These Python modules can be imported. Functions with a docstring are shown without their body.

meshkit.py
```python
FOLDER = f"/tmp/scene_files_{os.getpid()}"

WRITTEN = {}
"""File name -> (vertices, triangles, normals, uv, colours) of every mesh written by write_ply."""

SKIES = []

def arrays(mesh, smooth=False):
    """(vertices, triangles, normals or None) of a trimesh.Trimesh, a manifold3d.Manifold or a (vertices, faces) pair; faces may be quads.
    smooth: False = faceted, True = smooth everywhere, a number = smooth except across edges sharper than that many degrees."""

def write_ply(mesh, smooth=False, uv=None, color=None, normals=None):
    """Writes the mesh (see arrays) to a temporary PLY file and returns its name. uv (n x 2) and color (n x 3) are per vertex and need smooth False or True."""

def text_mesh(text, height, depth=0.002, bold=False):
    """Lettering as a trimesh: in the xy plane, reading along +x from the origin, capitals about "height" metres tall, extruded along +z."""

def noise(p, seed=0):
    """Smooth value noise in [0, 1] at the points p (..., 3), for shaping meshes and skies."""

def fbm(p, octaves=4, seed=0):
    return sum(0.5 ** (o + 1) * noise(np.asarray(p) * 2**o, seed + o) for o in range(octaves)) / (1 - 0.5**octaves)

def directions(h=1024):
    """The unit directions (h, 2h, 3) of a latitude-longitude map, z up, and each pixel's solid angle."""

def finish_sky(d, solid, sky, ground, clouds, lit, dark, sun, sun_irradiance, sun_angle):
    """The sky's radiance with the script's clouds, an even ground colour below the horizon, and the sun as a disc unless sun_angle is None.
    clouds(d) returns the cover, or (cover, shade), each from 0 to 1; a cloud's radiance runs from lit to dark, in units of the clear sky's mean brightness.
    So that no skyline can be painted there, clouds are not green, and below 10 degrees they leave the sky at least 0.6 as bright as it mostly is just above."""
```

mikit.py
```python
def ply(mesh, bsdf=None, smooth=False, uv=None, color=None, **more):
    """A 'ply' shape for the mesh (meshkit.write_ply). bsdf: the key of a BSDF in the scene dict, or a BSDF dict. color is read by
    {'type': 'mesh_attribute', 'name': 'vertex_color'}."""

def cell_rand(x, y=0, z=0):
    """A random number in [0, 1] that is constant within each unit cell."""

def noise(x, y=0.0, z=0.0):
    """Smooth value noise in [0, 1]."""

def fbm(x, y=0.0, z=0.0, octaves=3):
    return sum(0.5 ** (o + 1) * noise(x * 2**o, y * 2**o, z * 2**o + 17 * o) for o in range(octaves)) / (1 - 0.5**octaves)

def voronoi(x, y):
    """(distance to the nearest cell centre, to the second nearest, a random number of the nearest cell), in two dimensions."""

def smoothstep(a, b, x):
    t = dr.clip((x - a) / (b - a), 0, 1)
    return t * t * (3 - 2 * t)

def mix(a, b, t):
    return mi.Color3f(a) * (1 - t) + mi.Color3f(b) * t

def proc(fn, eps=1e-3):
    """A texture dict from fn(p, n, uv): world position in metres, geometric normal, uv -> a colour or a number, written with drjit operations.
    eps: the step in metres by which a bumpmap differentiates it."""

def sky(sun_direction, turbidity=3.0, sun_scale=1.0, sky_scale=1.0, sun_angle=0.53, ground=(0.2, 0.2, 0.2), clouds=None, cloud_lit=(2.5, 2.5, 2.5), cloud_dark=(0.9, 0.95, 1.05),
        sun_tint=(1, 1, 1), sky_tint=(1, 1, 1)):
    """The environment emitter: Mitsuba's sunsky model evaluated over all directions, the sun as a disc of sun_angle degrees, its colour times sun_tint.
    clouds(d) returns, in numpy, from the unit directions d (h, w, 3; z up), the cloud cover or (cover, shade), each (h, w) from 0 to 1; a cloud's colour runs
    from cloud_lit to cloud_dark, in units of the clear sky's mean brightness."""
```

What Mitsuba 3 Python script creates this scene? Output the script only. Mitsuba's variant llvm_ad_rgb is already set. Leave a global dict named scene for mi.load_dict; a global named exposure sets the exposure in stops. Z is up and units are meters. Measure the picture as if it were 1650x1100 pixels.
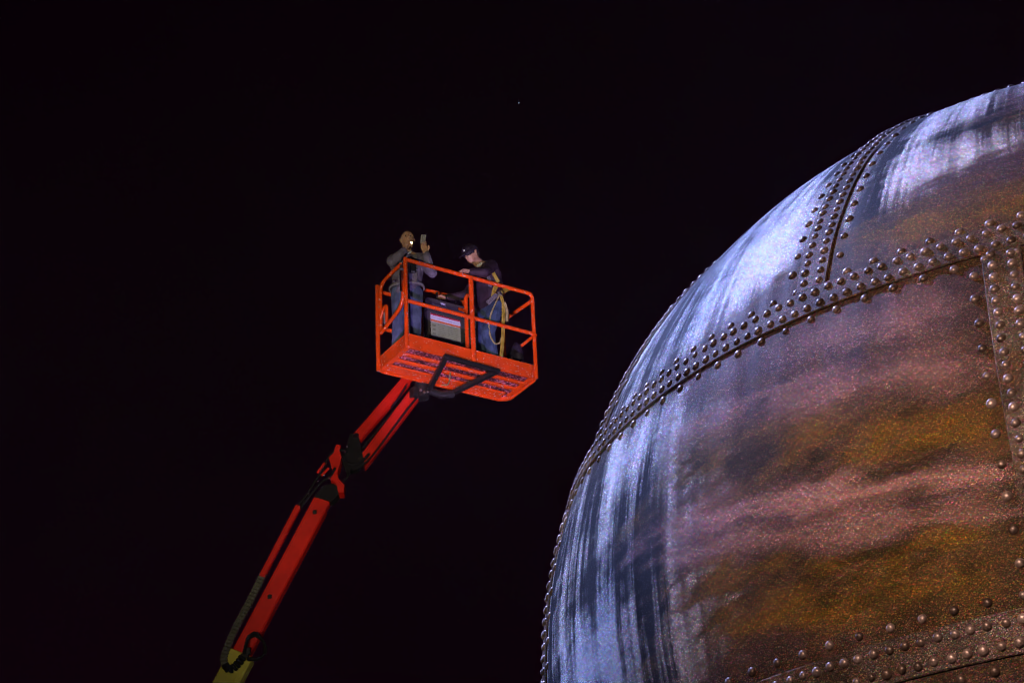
import math
import numpy as np
import trimesh
import manifold3d as m3
import drjit as dr
import mitsuba as mi
import mikit
from mikit import noise, fbm, cell_rand, smoothstep, mix
import meshkit

T = mi.ScalarTransform4f
scene, labels = {}, {}
rng = np.random.default_rng(7)

# ------------------------------------------------------------------ camera
EYE = np.array([0.0, 0.0, 1.6])
PITCH, ROLL = 0.499, -0.051
FWD = np.array([0, math.cos(PITCH), math.sin(PITCH)])
_R = np.array([1.0, 0, 0]); _U = np.cross(_R, FWD)
UP = -math.sin(ROLL) * _R + math.cos(ROLL) * _U
scene['camera'] = {
    'type': 'perspective', 'fov': 30.0, 'fov_axis': 'x', 'near_clip': 0.1, 'far_clip': 6000.0,
    'to_world': T().look_at(origin=EYE.tolist(), target=(EYE + FWD).tolist(), up=UP.tolist()),
}
exposure = 0.0

# ------------------------------------------------------------------ night sky
scene['night_light'] = mikit.sky((0.3, -0.6, 0.05), turbidity=4, sun_scale=0.0, sky_scale=0.085,
                                 sky_tint=(1.9, 0.1, 0.95), ground=(0.05, 0.05, 0.05),
                                 clouds=lambda d: 0.55 + 0.35 * meshkit.fbm(d * 5, 3, 4),
                                 cloud_lit=(0.60, 0.05, 0.46), cloud_dark=(0.42, 0.05, 0.5))

scene['night_light']['sampling_weight'] = 0.4

C = np.array([4.994, 14.528, 6.072])      # centre of the sphere
RS = 4.909                                 # its radius

# ------------------------------------------------------------------ helpers
def norm(v):
    v = np.asarray(v, float)
    return v / np.linalg.norm(v)


KEYS = {}


def key_for(name):
    n = KEYS.get(name, 0)
    KEYS[name] = n + 1
    return name if n == 0 else f'{name}_{n:03d}'


def thing(name, label, cat, group=None):
    k = key_for(name)
    labels[k] = {'label': label, 'category': cat}
    if group:
        labels[k]['group'] = group
    return k


def add(parent, name, mesh, bsdf, smooth=30, label=None, kind=None, M=None, **more):
    k = key_for(parent + '__' + name if parent else name)
    if M is not None:
        if hasattr(mesh, 'to_mesh'):
            mm = mesh.to_mesh(); mesh = trimesh.Trimesh(mm.vert_properties[:, :3], mm.tri_verts, process=False)
        mesh = mesh.copy(); mesh.apply_transform(M)
    scene[k] = mikit.ply(mesh, bsdf, smooth=smooth, **more)
    d = {}
    if label: d['label'] = label
    if kind: d['kind'] = kind
    if d: labels.setdefault(k, {}).update(d)
    return k


def fillet(pts, r, n=6):
    """Rounds the inner corners of a polyline."""
    pts = [np.asarray(p, float) for p in pts]
    out = [pts[0]]
    for a, b, c in zip(pts, pts[1:], pts[2:]):
        u, v = norm(a - b), norm(c - b)
        d = min(r, 0.45 * np.linalg.norm(a - b), 0.45 * np.linalg.norm(c - b))
        p, q = b + u * d, b + v * d
        for t in np.linspace(0, 1, n):
            out.append((1 - t) ** 2 * p + 2 * t * (1 - t) * b + t * t * q)
    out.append(pts[-1])
    return np.array(out)


def tube(pts, r, sides=12, bend=0.0, closed=False, cap=True):
    p = fillet(pts, bend) if bend else np.asarray(pts, float)
    n = len(p)
    r = np.broadcast_to(r, (n,))
    if closed:
        t = np.roll(p, -1, 0) - np.roll(p, 1, 0)
    else:
        t = np.gradient(p, axis=0)
    t /= np.linalg.norm(t, axis=1, keepdims=True)
    a = np.cross(t[0], [0, 0, 1.0])
    if np.linalg.norm(a) < 1e-3: a = np.cross(t[0], [1.0, 0, 0])
    a = norm(a); A = []
    for i in range(n):
        a = norm(a - t[i] * (a @ t[i])); A.append(a)
    A = np.array(A); B = np.cross(t, A)
    ang = np.arange(sides) * 2 * np.pi / sides
    v = p[:, None] + r[:, None, None] * (np.cos(ang)[None, :, None] * A[:, None] + np.sin(ang)[None, :, None] * B[:, None])
    v = v.reshape(-1, 3); f = []
    for i in range(n if closed else n - 1):
        for j in range(sides):
            k, l = (i + 1) % n, (j + 1) % sides
            f += [[i * sides + j, i * sides + l, k * sides + l], [i * sides + j, k * sides + l, k * sides + j]]
    if not closed and cap:
        v = np.vstack([v, p[0], p[-1]]); e0, e1 = n * sides, n * sides + 1
        for j in range(sides):
            l = (j + 1) % sides
            f += [[e0, l, j], [e1, (n - 1) * sides + j, (n - 1) * sides + l]]
    m = trimesh.Trimesh(v, np.array(f), process=False)
    return m


def rbox(size, loc=(0, 0, 0), R=None, b=0.006):
    """A box with chamfered edges."""
    s = np.asarray(size, float) / 2
    b = min(b, 0.45 * s.min() * 2)
    pts = []
    for sx in (-1, 1):
        for sy in (-1, 1):
            for sz in (-1, 1):
                q = np.array([sx, sy, sz]) * s
                for k in range(3):
                    d = np.array([sx, sy, sz], float) * b; d[k] = 0
                    pts.append(q - d)
    m = trimesh.convex.convex_hull(np.array(pts))
    if R is not None:
        m.vertices = m.vertices @ np.asarray(R).T
    m.vertices = m.vertices + np.asarray(loc, float)
    return m


def bar(p, q, w, h, up=(0, 0, 1), b=0.006, over=0.0):
    """A chamfered box bar from p to q, w across and h along its own up."""
    p, q = np.asarray(p, float), np.asarray(q, float)
    d = norm(q - p); u = np.asarray(up, float); s = norm(np.cross(d, u)); u = np.cross(s, d)
    return rbox((np.linalg.norm(q - p) + 2 * over, w, h), (p + q) / 2, np.stack([d, s, u], 1), b)


def cat(*ms):
    return trimesh.util.concatenate(list(ms))


_sph = trimesh.creation.icosphere(2)


def hull(*balls):
    pts = np.vstack([_sph.vertices * r + np.asarray(p, float) for p, r in balls])
    return m3.Manifold.hull_points(pts)


def flesh(parts, edge=0.02, it=8):
    m = m3.Manifold.batch_boolean(parts, m3.OpType.Add).refine_to_length(edge)
    mm = m.to_mesh()
    t = trimesh.Trimesh(mm.vert_properties[:, :3], mm.tri_verts, process=True)
    trimesh.smoothing.filter_taubin(t, lamb=0.5, nu=0.52, iterations=it)
    return t


# ------------------------------------------------------------------ materials
def rgb(c): return {'type': 'rgb', 'value': [float(x) for x in c]}


def principled(color, rough=0.5, metal=0.0, spec=0.5, **k):
    return {'type': 'principled', 'base_color': color if isinstance(color, dict) else rgb(color), 'roughness': rough,
            'metallic': metal, 'specular': spec, **k}


def two(b): return {'type': 'twosided', 'bsdf': b}


def sph_coords(p):
    x, y, z = (p[0] - float(C[0])) / RS, (p[1] - float(C[1])) / RS, (p[2] - float(C[2])) / RS
    az = dr.atan2(y, x) * (180 / math.pi)
    az = dr.select(az > 30, az - 360, az)             # -330 .. 30, no jump on the side that is seen
    lat = dr.asin(dr.clip(z, -1, 1)) * (180 / math.pi)
    return az, lat


def gauss(x, s): return dr.exp(-dr.square(x / s))


def flake(p, amount):
    """Coloured grain of the metal-flake coat, half a centimetre to a centimetre a grain, with a few painted glints."""
    def one(f, o):
        x, y, z = p[0] * f + o, p[1] * f, p[2] * f
        return mi.Color3f(cell_rand(x, y, z), cell_rand(x + 211, y, z), cell_rand(x, y + 137, z))
    a, b = one(118.0, 0.0), one(185.0, 77.0)
    l = cell_rand(p[0] * 150 + 31, p[1] * 150, p[2] * 150)
    l4 = dr.square(dr.square(l))
    k = 0.24 + 0.70 * l + 2.4 * l4 * l4 * l4  # last term: sparse glints painted into the base colour
    return dr.maximum(k * (1 + amount * 0.75 * (a - 0.5) + amount * 0.75 * (b - 0.5)), 0.015)


def blob(az, lat, a, l, wa, wl):
    return dr.exp(-dr.square((az - a) / wa) - dr.square((lat - l) / wl))


def plate_color(p, n, uv):
    az, lat = sph_coords(p)
    warp = fbm(az * 0.10 + 40, lat * 0.16 + 7, 2.0, 3) - 0.5
    w2 = fbm(az * 0.17 + lat * 0.11 + 11, lat * 0.70 - az * 0.09 + 70, 9.0, 3) - 0.5
    w3 = fbm(az * 0.6 + lat * 0.5 + 3, lat * 1.5 - az * 0.33 + 20, 4.0, 4) - 0.5
    s = lat + (az + 121) * 0.17 + warp * 3.6 + w2 * 2.4 + w3 * 0.8     # height of a stain band, sagging to the left
    rust = gauss(s - 5.6, 3.2) + 1.05 * gauss(s + 6.8, 4.2) + 1.1 * gauss(s - 25.5, 3.2) + 0.35 * gauss(s - 12.2, 1.0) + 0.5 * gauss(s + 3.4, 0.9) + 0.7 * gauss(s - 40, 3) + 0.8 * gauss(s + 24, 4)
    rust = dr.clip(0.92 * rust + 1.0 * w3, 0, 1)
    pale = dr.clip(gauss(s - 1.3, 1.0) + 0.6 * gauss(s + 1.4, 0.8) + 0.5 * gauss(s - 9.4, 1.2) + 0.25 * gauss(s - 15.5, 1.6), 0, 1)
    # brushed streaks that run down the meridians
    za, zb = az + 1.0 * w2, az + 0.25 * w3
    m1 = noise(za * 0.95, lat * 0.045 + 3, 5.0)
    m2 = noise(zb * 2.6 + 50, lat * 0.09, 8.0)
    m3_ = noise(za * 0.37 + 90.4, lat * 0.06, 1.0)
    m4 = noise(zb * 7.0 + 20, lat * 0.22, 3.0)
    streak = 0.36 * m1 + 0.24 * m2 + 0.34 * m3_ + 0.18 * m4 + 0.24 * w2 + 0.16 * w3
    lit_patches = 0.30 * blob(az, lat, -151, 16, 5, 4.5) + 0.30 * blob(az, lat, -156, -2, 6, 5) + 0.36 * blob(az, lat, -138, 31, 7, 7) + 0.30 * blob(az, lat, -114, 33, 9, 3.2) + 0.2 * blob(az, lat, -121, 37, 3, 9)  # bright patches of blue-white light, put into the plate colour
    dim_patches = 0.16 * blob(az, lat, -150, 7, 5, 4.5) + 0.30 * blob(az, lat, -159, 5.5, 7, 2.2) + 0.26 * blob(az, lat, -151, 31, 3.2, 9) + 0.34 * blob(az, lat, -117, 40, 6, 2.6) + 0.25 * blob(az, lat, -126, 28, 3, 5)  # unlit gaps between those patches, darkened in the plate colour
    streak = smoothstep(0.40, 0.92, streak + 0.9 * lit_patches - 0.7 * dim_patches)
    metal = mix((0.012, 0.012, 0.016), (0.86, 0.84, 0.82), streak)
    left = smoothstep(-140, -152, az + 9 * warp + 12 * w2 + 10 * w3 + smoothstep(20, 36, lat) * -34)      # the lit side: the light boundary is put into the colour
    mauve = mix((0.085, 0.052, 0.056), (0.52, 0.30, 0.31), dr.clip(pale * 0.85 + 0.5 * (m3_ - 0.45) + 0.5 * w3, 0, 1))
    brown = mix((0.200, 0.106, 0.016), (0.055, 0.034, 0.012), smoothstep(0.36, 0.80, fbm(az * 0.2, lat * 0.4, 30.0, 3) + 0.3 * w3))
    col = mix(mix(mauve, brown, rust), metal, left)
    # rust tone along the laps and rivet rows, with the shade there painted in
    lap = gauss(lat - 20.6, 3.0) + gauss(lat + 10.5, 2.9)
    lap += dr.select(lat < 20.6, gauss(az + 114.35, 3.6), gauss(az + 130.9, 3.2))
    rust_shade = dr.clip(lap * (0.35 + 1.5 * (fbm(az * 0.8, lat * 0.8, 6.0, 3) - 0.2)), 0, 0.85)
    col = mix(col, (0.060, 0.034, 0.018), rust_shade)
    return col * flake(p, 1.5)


def strap_color(p, n, uv):
    az, lat = sph_coords(p)
    t = fbm(p[0] * 2.1, p[1] * 2.1, p[2] * 2.1, 4)
    g = fbm(p[0] * 9, p[1] * 9, p[2] * 9, 3)
    c = mix((0.060, 0.043, 0.033), (0.185, 0.140, 0.125), smoothstep(0.32, 0.72, t))
    return mix(c, (0.125, 0.072, 0.048), smoothstep(0.5, 0.75, g)) * flake(p, 1.2)


def rivet_color(p, n, uv):
    t = fbm(p[0] * 5, p[1] * 5, p[2] * 5, 3)
    k = cell_rand(p[0] * 7, p[1] * 7, p[2] * 7)
    c = mix((0.13, 0.085, 0.065), (0.40, 0.30, 0.27), smoothstep(0.3, 0.7, t)) * (0.38 + 0.45 * k)
    return c * (0.55 + 0.9 * noise(p[0] * 110, p[1] * 110, p[2] * 110))


def rough_plate(p, n, uv):
    az, lat = sph_coords(p)
    return 0.60 + 0.18 * noise(az * 0.8, lat * 0.06, 2.0)


def grain(p, n, uv):
    return noise(p[0] * 70, p[1] * 70, p[2] * 70) + 0.6 * noise(p[0] * 150, p[1] * 150, p[2] * 150)


P = mikit.proc
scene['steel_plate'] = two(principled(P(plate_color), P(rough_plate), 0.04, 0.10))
scene['strap_steel'] = two({'type': 'bumpmap', 'scale': 0.0012, 'tex': P(grain, 2e-3), 'bsdf': principled(P(strap_color), 0.68, 0.04, 0.08)})
scene['rivet_iron'] = two(principled(P(rivet_color), 0.40, 0.45, 0.4))


def paint(base, chip, thr=0.86):
    def fn(p, n, uv):
        g = fbm(p[0] * 5, p[1] * 5, p[2] * 5, 3)
        s = noise(p[0] * 62, p[1] * 62, p[2] * 62)
        c = mi.Color3f(base) * (0.72 + 0.55 * g)
        return mix(c, chip, smoothstep(thr, thr + 0.06, s) * 0.8)
    return fn


scene['orange_paint'] = two(principled(P(paint((0.76, 0.070, 0.004), (0.80, 0.62, 0.58), 0.80)), 0.32, 0.0, 0.5))
scene['red_paint'] = two(principled(P(paint((0.52, 0.009, 0.0015), (0.30, 0.18, 0.12), 0.95)), 0.5, 0.0, 0.4))
scene['olive_paint'] = two(principled(P(paint((0.44, 0.385, 0.045), (0.2, 0.18, 0.1), 0.92)), 0.5, 0.0, 0.4))
scene['dark_steel'] = two(principled(P(paint((0.026, 0.024, 0.021), (0.25, 0.25, 0.28), 0.9)), 0.4, 0.3, 0.5))
scene['light_speck_mesh'] = two(principled(P(lambda p, n, uv: mi.Color3f(0.62, 0.36, 0.46) * (0.22 + 2.6 * dr.square(dr.square(cell_rand(p[0] * 55, p[1] * 55, p[2] * 55)))) * (0.55 + 0.8 * smoothstep(0.35, 0.65, noise(p[0] * 4.5, p[1] * 4.5, 3.0)))), 0.3, 0.85, 0.5))  # specks and tint of the violet light are painted into this metal colour
scene['rubber'] = two(principled((0.008, 0.007, 0.008), 0.7, spec=0.15))
scene['energy_chain'] = two(principled((0.075, 0.075, 0.05), 0.5))
scene['chrome'] = two(principled((0.7, 0.7, 0.7), 0.2, 1.0))
scene['console_grey'] = two(principled(P(paint((0.06, 0.055, 0.058), (0.2, 0.2, 0.22), 0.92)), 0.45))
scene['decal_white'] = two(principled((0.60, 0.63, 0.74), 0.5))
scene['decal_red'] = two(principled((0.42, 0.02, 0.04), 0.5))
scene['decal_orange'] = two(principled((0.70, 0.14, 0.02), 0.5))
scene['decal_grey'] = two(principled((0.40, 0.42, 0.50), 0.5))


def cloth(a, b, f=9.0):
    return lambda p, n, uv: mix(a, b, smoothstep(0.3, 0.7, fbm(p[0] * f, p[1] * f, p[2] * f, 3))) * (0.85 + 0.3 * noise(p[0] * 140, p[1] * 140, p[2] * 140))


scene['grey_jacket'] = two(principled(P(cloth((0.085, 0.070, 0.105), (0.150, 0.130, 0.175))), 0.8, sheen=0.4))
scene['dark_jacket'] = two(principled(P(cloth((0.016, 0.008, 0.014), (0.032, 0.014, 0.026))), 0.75, sheen=0.3))
scene['denim'] = two(principled(P(cloth((0.045, 0.062, 0.105), (0.095, 0.125, 0.185))), 0.85, sheen=0.2))
scene['denim_dark'] = two(principled(P(cloth((0.022, 0.042, 0.085), (0.050, 0.085, 0.145))), 0.85, sheen=0.2))
scene['skin'] = two(principled(P(cloth((0.36, 0.20, 0.115), (0.48, 0.27, 0.165), 22)), 0.5))
scene['hair_brown'] = two(principled((0.05, 0.03, 0.018), 0.6))
scene['cap_cloth'] = two(principled((0.016, 0.008, 0.020), 0.7))
scene['shirt_white'] = two(principled((0.68, 0.70, 0.68), 0.8))
scene['webbing_yellow'] = two(principled(P(cloth((0.34, 0.25, 0.02), (0.48, 0.36, 0.05), 15)), 0.7))
scene['webbing_pale'] = two(principled(P(cloth((0.22, 0.19, 0.06), (0.40, 0.34, 0.13), 20)), 0.7))
scene['webbing_grey'] = two(principled((0.16, 0.15, 0.15), 0.7))
scene['black_plastic'] = two(principled((0.012, 0.012, 0.014), 0.35))
scene['grey_plastic'] = two(principled((0.26, 0.25, 0.24), 0.35))
scene['bag_cloth'] = two(principled((0.02, 0.014, 0.03), 0.6))
scene['boot_leather'] = two(principled((0.03, 0.022, 0.016), 0.6))
scene['asphalt'] = two(principled(P(lambda p, n, uv: mi.Color3f(0.05) * (0.7 + 0.6 * fbm(p[0] * 3, p[1] * 3, 1.0, 4))), 0.85))
scene['concrete'] = two(principled(P(lambda p, n, uv: mi.Color3f(0.30, 0.29, 0.27) * (0.7 + 0.6 * fbm(p[0] * 3, p[1] * 3, p[2] * 3, 4))), 0.85))
scene['lamp_housing'] = two(principled((0.03, 0.03, 0.03), 0.5))

# ------------------------------------------------------------------ ground and plinth
disk = trimesh.creation.cylinder(400, 0.2, sections=96); disk.vertices -= [0, 0, 0.1]
add(None, 'ground', disk, 'asphalt', False)
labels['ground'] = {'label': 'dark asphalt ground under the sphere and the lift', 'category': 'ground', 'kind': 'structure'}

k = thing('concrete_plinth', 'round concrete plinth that carries the riveted steel sphere', 'plinth')
prof = np.array([[0, 0.0], [2.6, 0.0], [2.6, 0.25], [2.3, 0.32], [2.1, 1.3], [2.25, 1.38], [2.25, 1.62], [1.9, 1.66]])
pl = trimesh.creation.revolve(prof, sections=64); pl.vertices += [C[0], C[1], 0.004]
add(k, 'base', pl, 'concrete', 30)

# ------------------------------------------------------------------ the riveted sphere
def dent(d):
    """Unevenness of the plating in metres, by unit direction."""
    return 0.030 * (meshkit.fbm(d * 3.1 + 20, 2, 3) - 0.5) + 0.012 * (meshkit.fbm(d * 9 + 3, 2, 5) - 0.5)


def direction(az, lat):
    az, lat = np.radians(az), np.radians(lat)
    return np.stack([np.cos(lat) * np.cos(az), np.cos(lat) * np.sin(az), np.sin(lat) + 0 * az], -1)


def on_sphere(az, lat, out=0.0):
    d = direction(az, lat)
    return C + d * (RS + dent(d) + out)[..., None]


def grid_mesh(V):
    a, b = V.shape[:2]
    i, j = np.meshgrid(np.arange(a - 1), np.arange(b - 1), indexing='ij')
    q = np.stack([i * b + j, i * b + j + 1, (i + 1) * b + j + 1, (i + 1) * b + j], -1).reshape(-1, 4)
    return trimesh.Trimesh(V.reshape(-1, 3), np.vstack([q[:, [0, 1, 2]], q[:, [0, 2, 3]]]), process=False)


ball = thing('riveted_sphere', 'huge riveted metal sphere with rust brown bands and blue-white lit left edge', 'sphere')
DEG = math.degrees(1 / RS)
LAT = [-72.0, -41.6, -10.53, 20.6, 62.0]        # seams that run round the sphere
HALF, TH = 0.124, 0.019
MER = [[-84.35 - 60 * i for i in range(6)], [-114.35 - 60 * i for i in range(6)], [-114.35 - 60 * i for i in range(6)], [-130.9 - 360 / 11 * i + 65.4545 for i in range(11)]]
MER[1] = [-84.35 - 60 * i for i in range(6)]
# plates: courses between the seams
for c in range(4):
    lo, hi = LAT[c], LAT[c + 1]
    ms = MER[c]; step = abs(ms[1] - ms[0])
    for m in ms:
        az = np.linspace(m - step, m, int(step / 0.8) + 1); lat = np.linspace(lo, hi, int((hi - lo) / 0.8) + 1)
        A, L = np.meshgrid(az, lat, indexing='ij')
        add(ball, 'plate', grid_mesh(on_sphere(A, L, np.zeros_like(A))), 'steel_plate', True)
for lo, hi, nm in ((62.0, 90.0, 'top_plate'), (-90.0, -72.0, 'bottom_plate')):
    A, L = np.meshgrid(np.linspace(-360, 0, 181), np.linspace(lo, hi, 24), indexing='ij')
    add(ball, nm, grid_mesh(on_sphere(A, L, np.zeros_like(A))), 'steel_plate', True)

# straps: profile (offset across in metres, height over the plates)
PROF = [(-HALF, -0.02), (-HALF, TH - 0.007), (-HALF + 0.007, TH), (HALF - 0.007, TH), (HALF, TH - 0.007), (HALF, -0.02)]
rivets = []           # (strap key, position, normal)


def strap(path, across, out=0.0):
    """path: (az, lat) along; across(az, lat, w): moved sideways by w metres."""
    rows = []
    prof = [PROF[0], PROF[1], PROF[2]] + [(x, TH) for x in np.linspace(-HALF + 0.03, HALF - 0.03, 7)] + [PROF[3], PROF[4], PROF[5]]
    for w, h in prof:
        a, l = across(path[0], path[1], w)
        rows.append(on_sphere(a, l, np.full(np.shape(a), h + (out if h > 0 else 0))))
    return grid_mesh(np.stack(rows, 1))


def put(strapkey, az, lat, base):
    d = direction(az, lat)
    rivets.append((strapkey, C + d * (RS + dent(d[None])[0] + base), d))


def side_lat(a, l, w): return a, l + w * DEG
def side_az(a, l, w): return a + w * DEG / np.cos(np.radians(l)), l


PITCHM = 0.1005
ROWS, SP = 0.063, {20.6: 0.168}
for lat0 in LAT:
    az = np.linspace(-360, 0, 541)
    s = add(ball, 'strap', strap((az, np.full_like(az, lat0)), side_lat), 'strap_steel', 40)
    n = int(round(2 * math.pi * RS * math.cos(math.radians(lat0)) / PITCHM / 2)) * 2
    off = SP.get(lat0, 0.192)
    for j in range(n):
        a = -360.0 * j / n - 0.3
        put(s, a, lat0 + ROWS * DEG, TH - 0.002); put(s, a + 180.0 / n, lat0 - ROWS * DEG, TH - 0.002)
        if j % 2 == 0:
            put(s, a + 90.0 / n, lat0 + off * DEG, -0.002); put(s, a - 90.0 / n, lat0 - off * DEG, -0.002)
for c in range(4):
    lo, hi = LAT[c] + HALF * DEG + 0.02, LAT[c + 1] - HALF * DEG - 0.02
    for m in MER[c]:
        lat = np.linspace(lo, hi, 40)
        s = add(ball, 'strap', strap((np.full_like(lat, m), lat), side_az, -0.003), 'strap_steel', 40)
        n = int((hi - lo) / DEG / PITCHM)
        for j in range(n):
            l = lo + (j + 0.5) * (hi - lo) / n
            q = DEG / math.cos(math.radians(l))
            put(s, m + ROWS * q, l, TH - 0.005); put(s, m - ROWS * q, l + 0.3 * (hi - lo) / n, TH - 0.005)
            if j % 2 == 0 and 0 < j < n - 1:
                put(s, m + 0.190 * q, l, -0.002); put(s, m - 0.190 * q, l, -0.002)

rp = np.array([[0.0315, -0.006], [0.0315, 0.002], [0.0258, 0.0138], [0.0145, 0.0195], [0.0, 0.021]])
rivet = trimesh.creation.revolve(rp, sections=12)
rivet_ply = mikit.ply(rivet, 'rivet_iron', smooth=True)


def rivet_matrix(p, d):
    s = 1 + 0.07 * rng.standard_normal()
    tilt = norm(d + 0.05 * rng.standard_normal(3))
    x = norm(np.cross(tilt, [0.31, 0.2, 0.93])); y = np.cross(tilt, x)
    jit = 0.003 * rng.standard_normal(2)
    M = np.eye(4); M[:3, 0], M[:3, 1], M[:3, 2], M[:3, 3] = x * s, y * s, tilt * s, p + x * jit[0] + y * jit[1]
    return M


fx = 1 / math.tan(math.radians(15)); RIGHT = np.cross(FWD, UP)
scored = []
for i, (s, p, d) in enumerate(rivets):
    v = p - EYE; z = v @ FWD
    sx, sy = fx * (v @ RIGHT) / z, fx * (v @ UP) / z
    seen = abs(sx) < 1.02 and abs(sy) < 0.69 and (EYE - p) @ d > 0.02 * z
    scored.append((not seen, z / max(0.25, (EYE - p) @ d / z), i))
scored.sort()
nearest = {i for _, _, i in scored[:300]}
rest = []
for i, (s, p, d) in enumerate(rivets):
    M = rivet_matrix(p, d)
    if i in nearest:
        scene[key_for(s + '__rivet')] = {**rivet_ply, 'to_world': T(M.tolist())}
    else:
        rest.append(rivet.vertices @ M[:3, :3].T + M[:3, 3])
rv = np.vstack(rest); nf, nv = rivet.faces, len(rivet.vertices)
rf = np.vstack([nf + k * nv for k in range(len(rest))])
add(ball, 'rivet_rows', trimesh.Trimesh(rv, rf, process=False), 'rivet_iron', True, label='smaller rows of rivets along the far seams', kind='stuff')

# ------------------------------------------------------------------ the boom lift
YAW = 0.580
B0 = np.array([-1.25, 19.936, 12.463])
cy, sy = math.cos(YAW), math.sin(YAW)
ML = np.eye(4); ML[:3, 0], ML[:3, 1], ML[:3, 3] = (cy, sy, 0), (-sy, cy, 0), B0      # basket -> world
LEN, DEP = 1.833, 0.713


def W(p): return ML[:3, :3] @ np.asarray(p, float) + B0


lift = thing('boom_lift', 'orange and red boom lift with its work basket raised beside the sphere', 'boom lift')
bk = lift + '__basket'
labels[bk] = {'label': 'orange tube-railed work basket with two men in it'}
ra = 0.0255
H1, HM = 1.215, 0.64


def rail(name, pts, r=ra, bend=0.0, mat='orange_paint', **k):
    return add(bk, name, tube(pts, r, 12, bend), mat, 40, M=ML, **k)


# toe boards: a plate with a folded lip at the bottom and top
def toe(p, q, name='toe_board'):
    p, q = np.array(p, float), np.array(q, float)
    t = cat(bar(p + [0, 0, 0.095], q + [0, 0, 0.095], 0.006, 0.178, b=0.002),
            bar(p + [0, 0, 0.005], q + [0, 0, 0.005], 0.030, 0.014, b=0.004), bar(p + [0, 0, 0.186], q + [0, 0, 0.186], 0.016, 0.012, b=0.004))
    add(bk, name, t, 'orange_paint', 30, M=ML)


e = 0.075
toe((0.01, 0, 0), (LEN - e, 0, 0)); toe((0, DEP - e, 0), (0, 0.01, 0)); toe((LEN, e, 0), (LEN, DEP - 0.14, 0)); toe((LEN - 0.14, DEP, 0), (e, DEP, 0))


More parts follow.
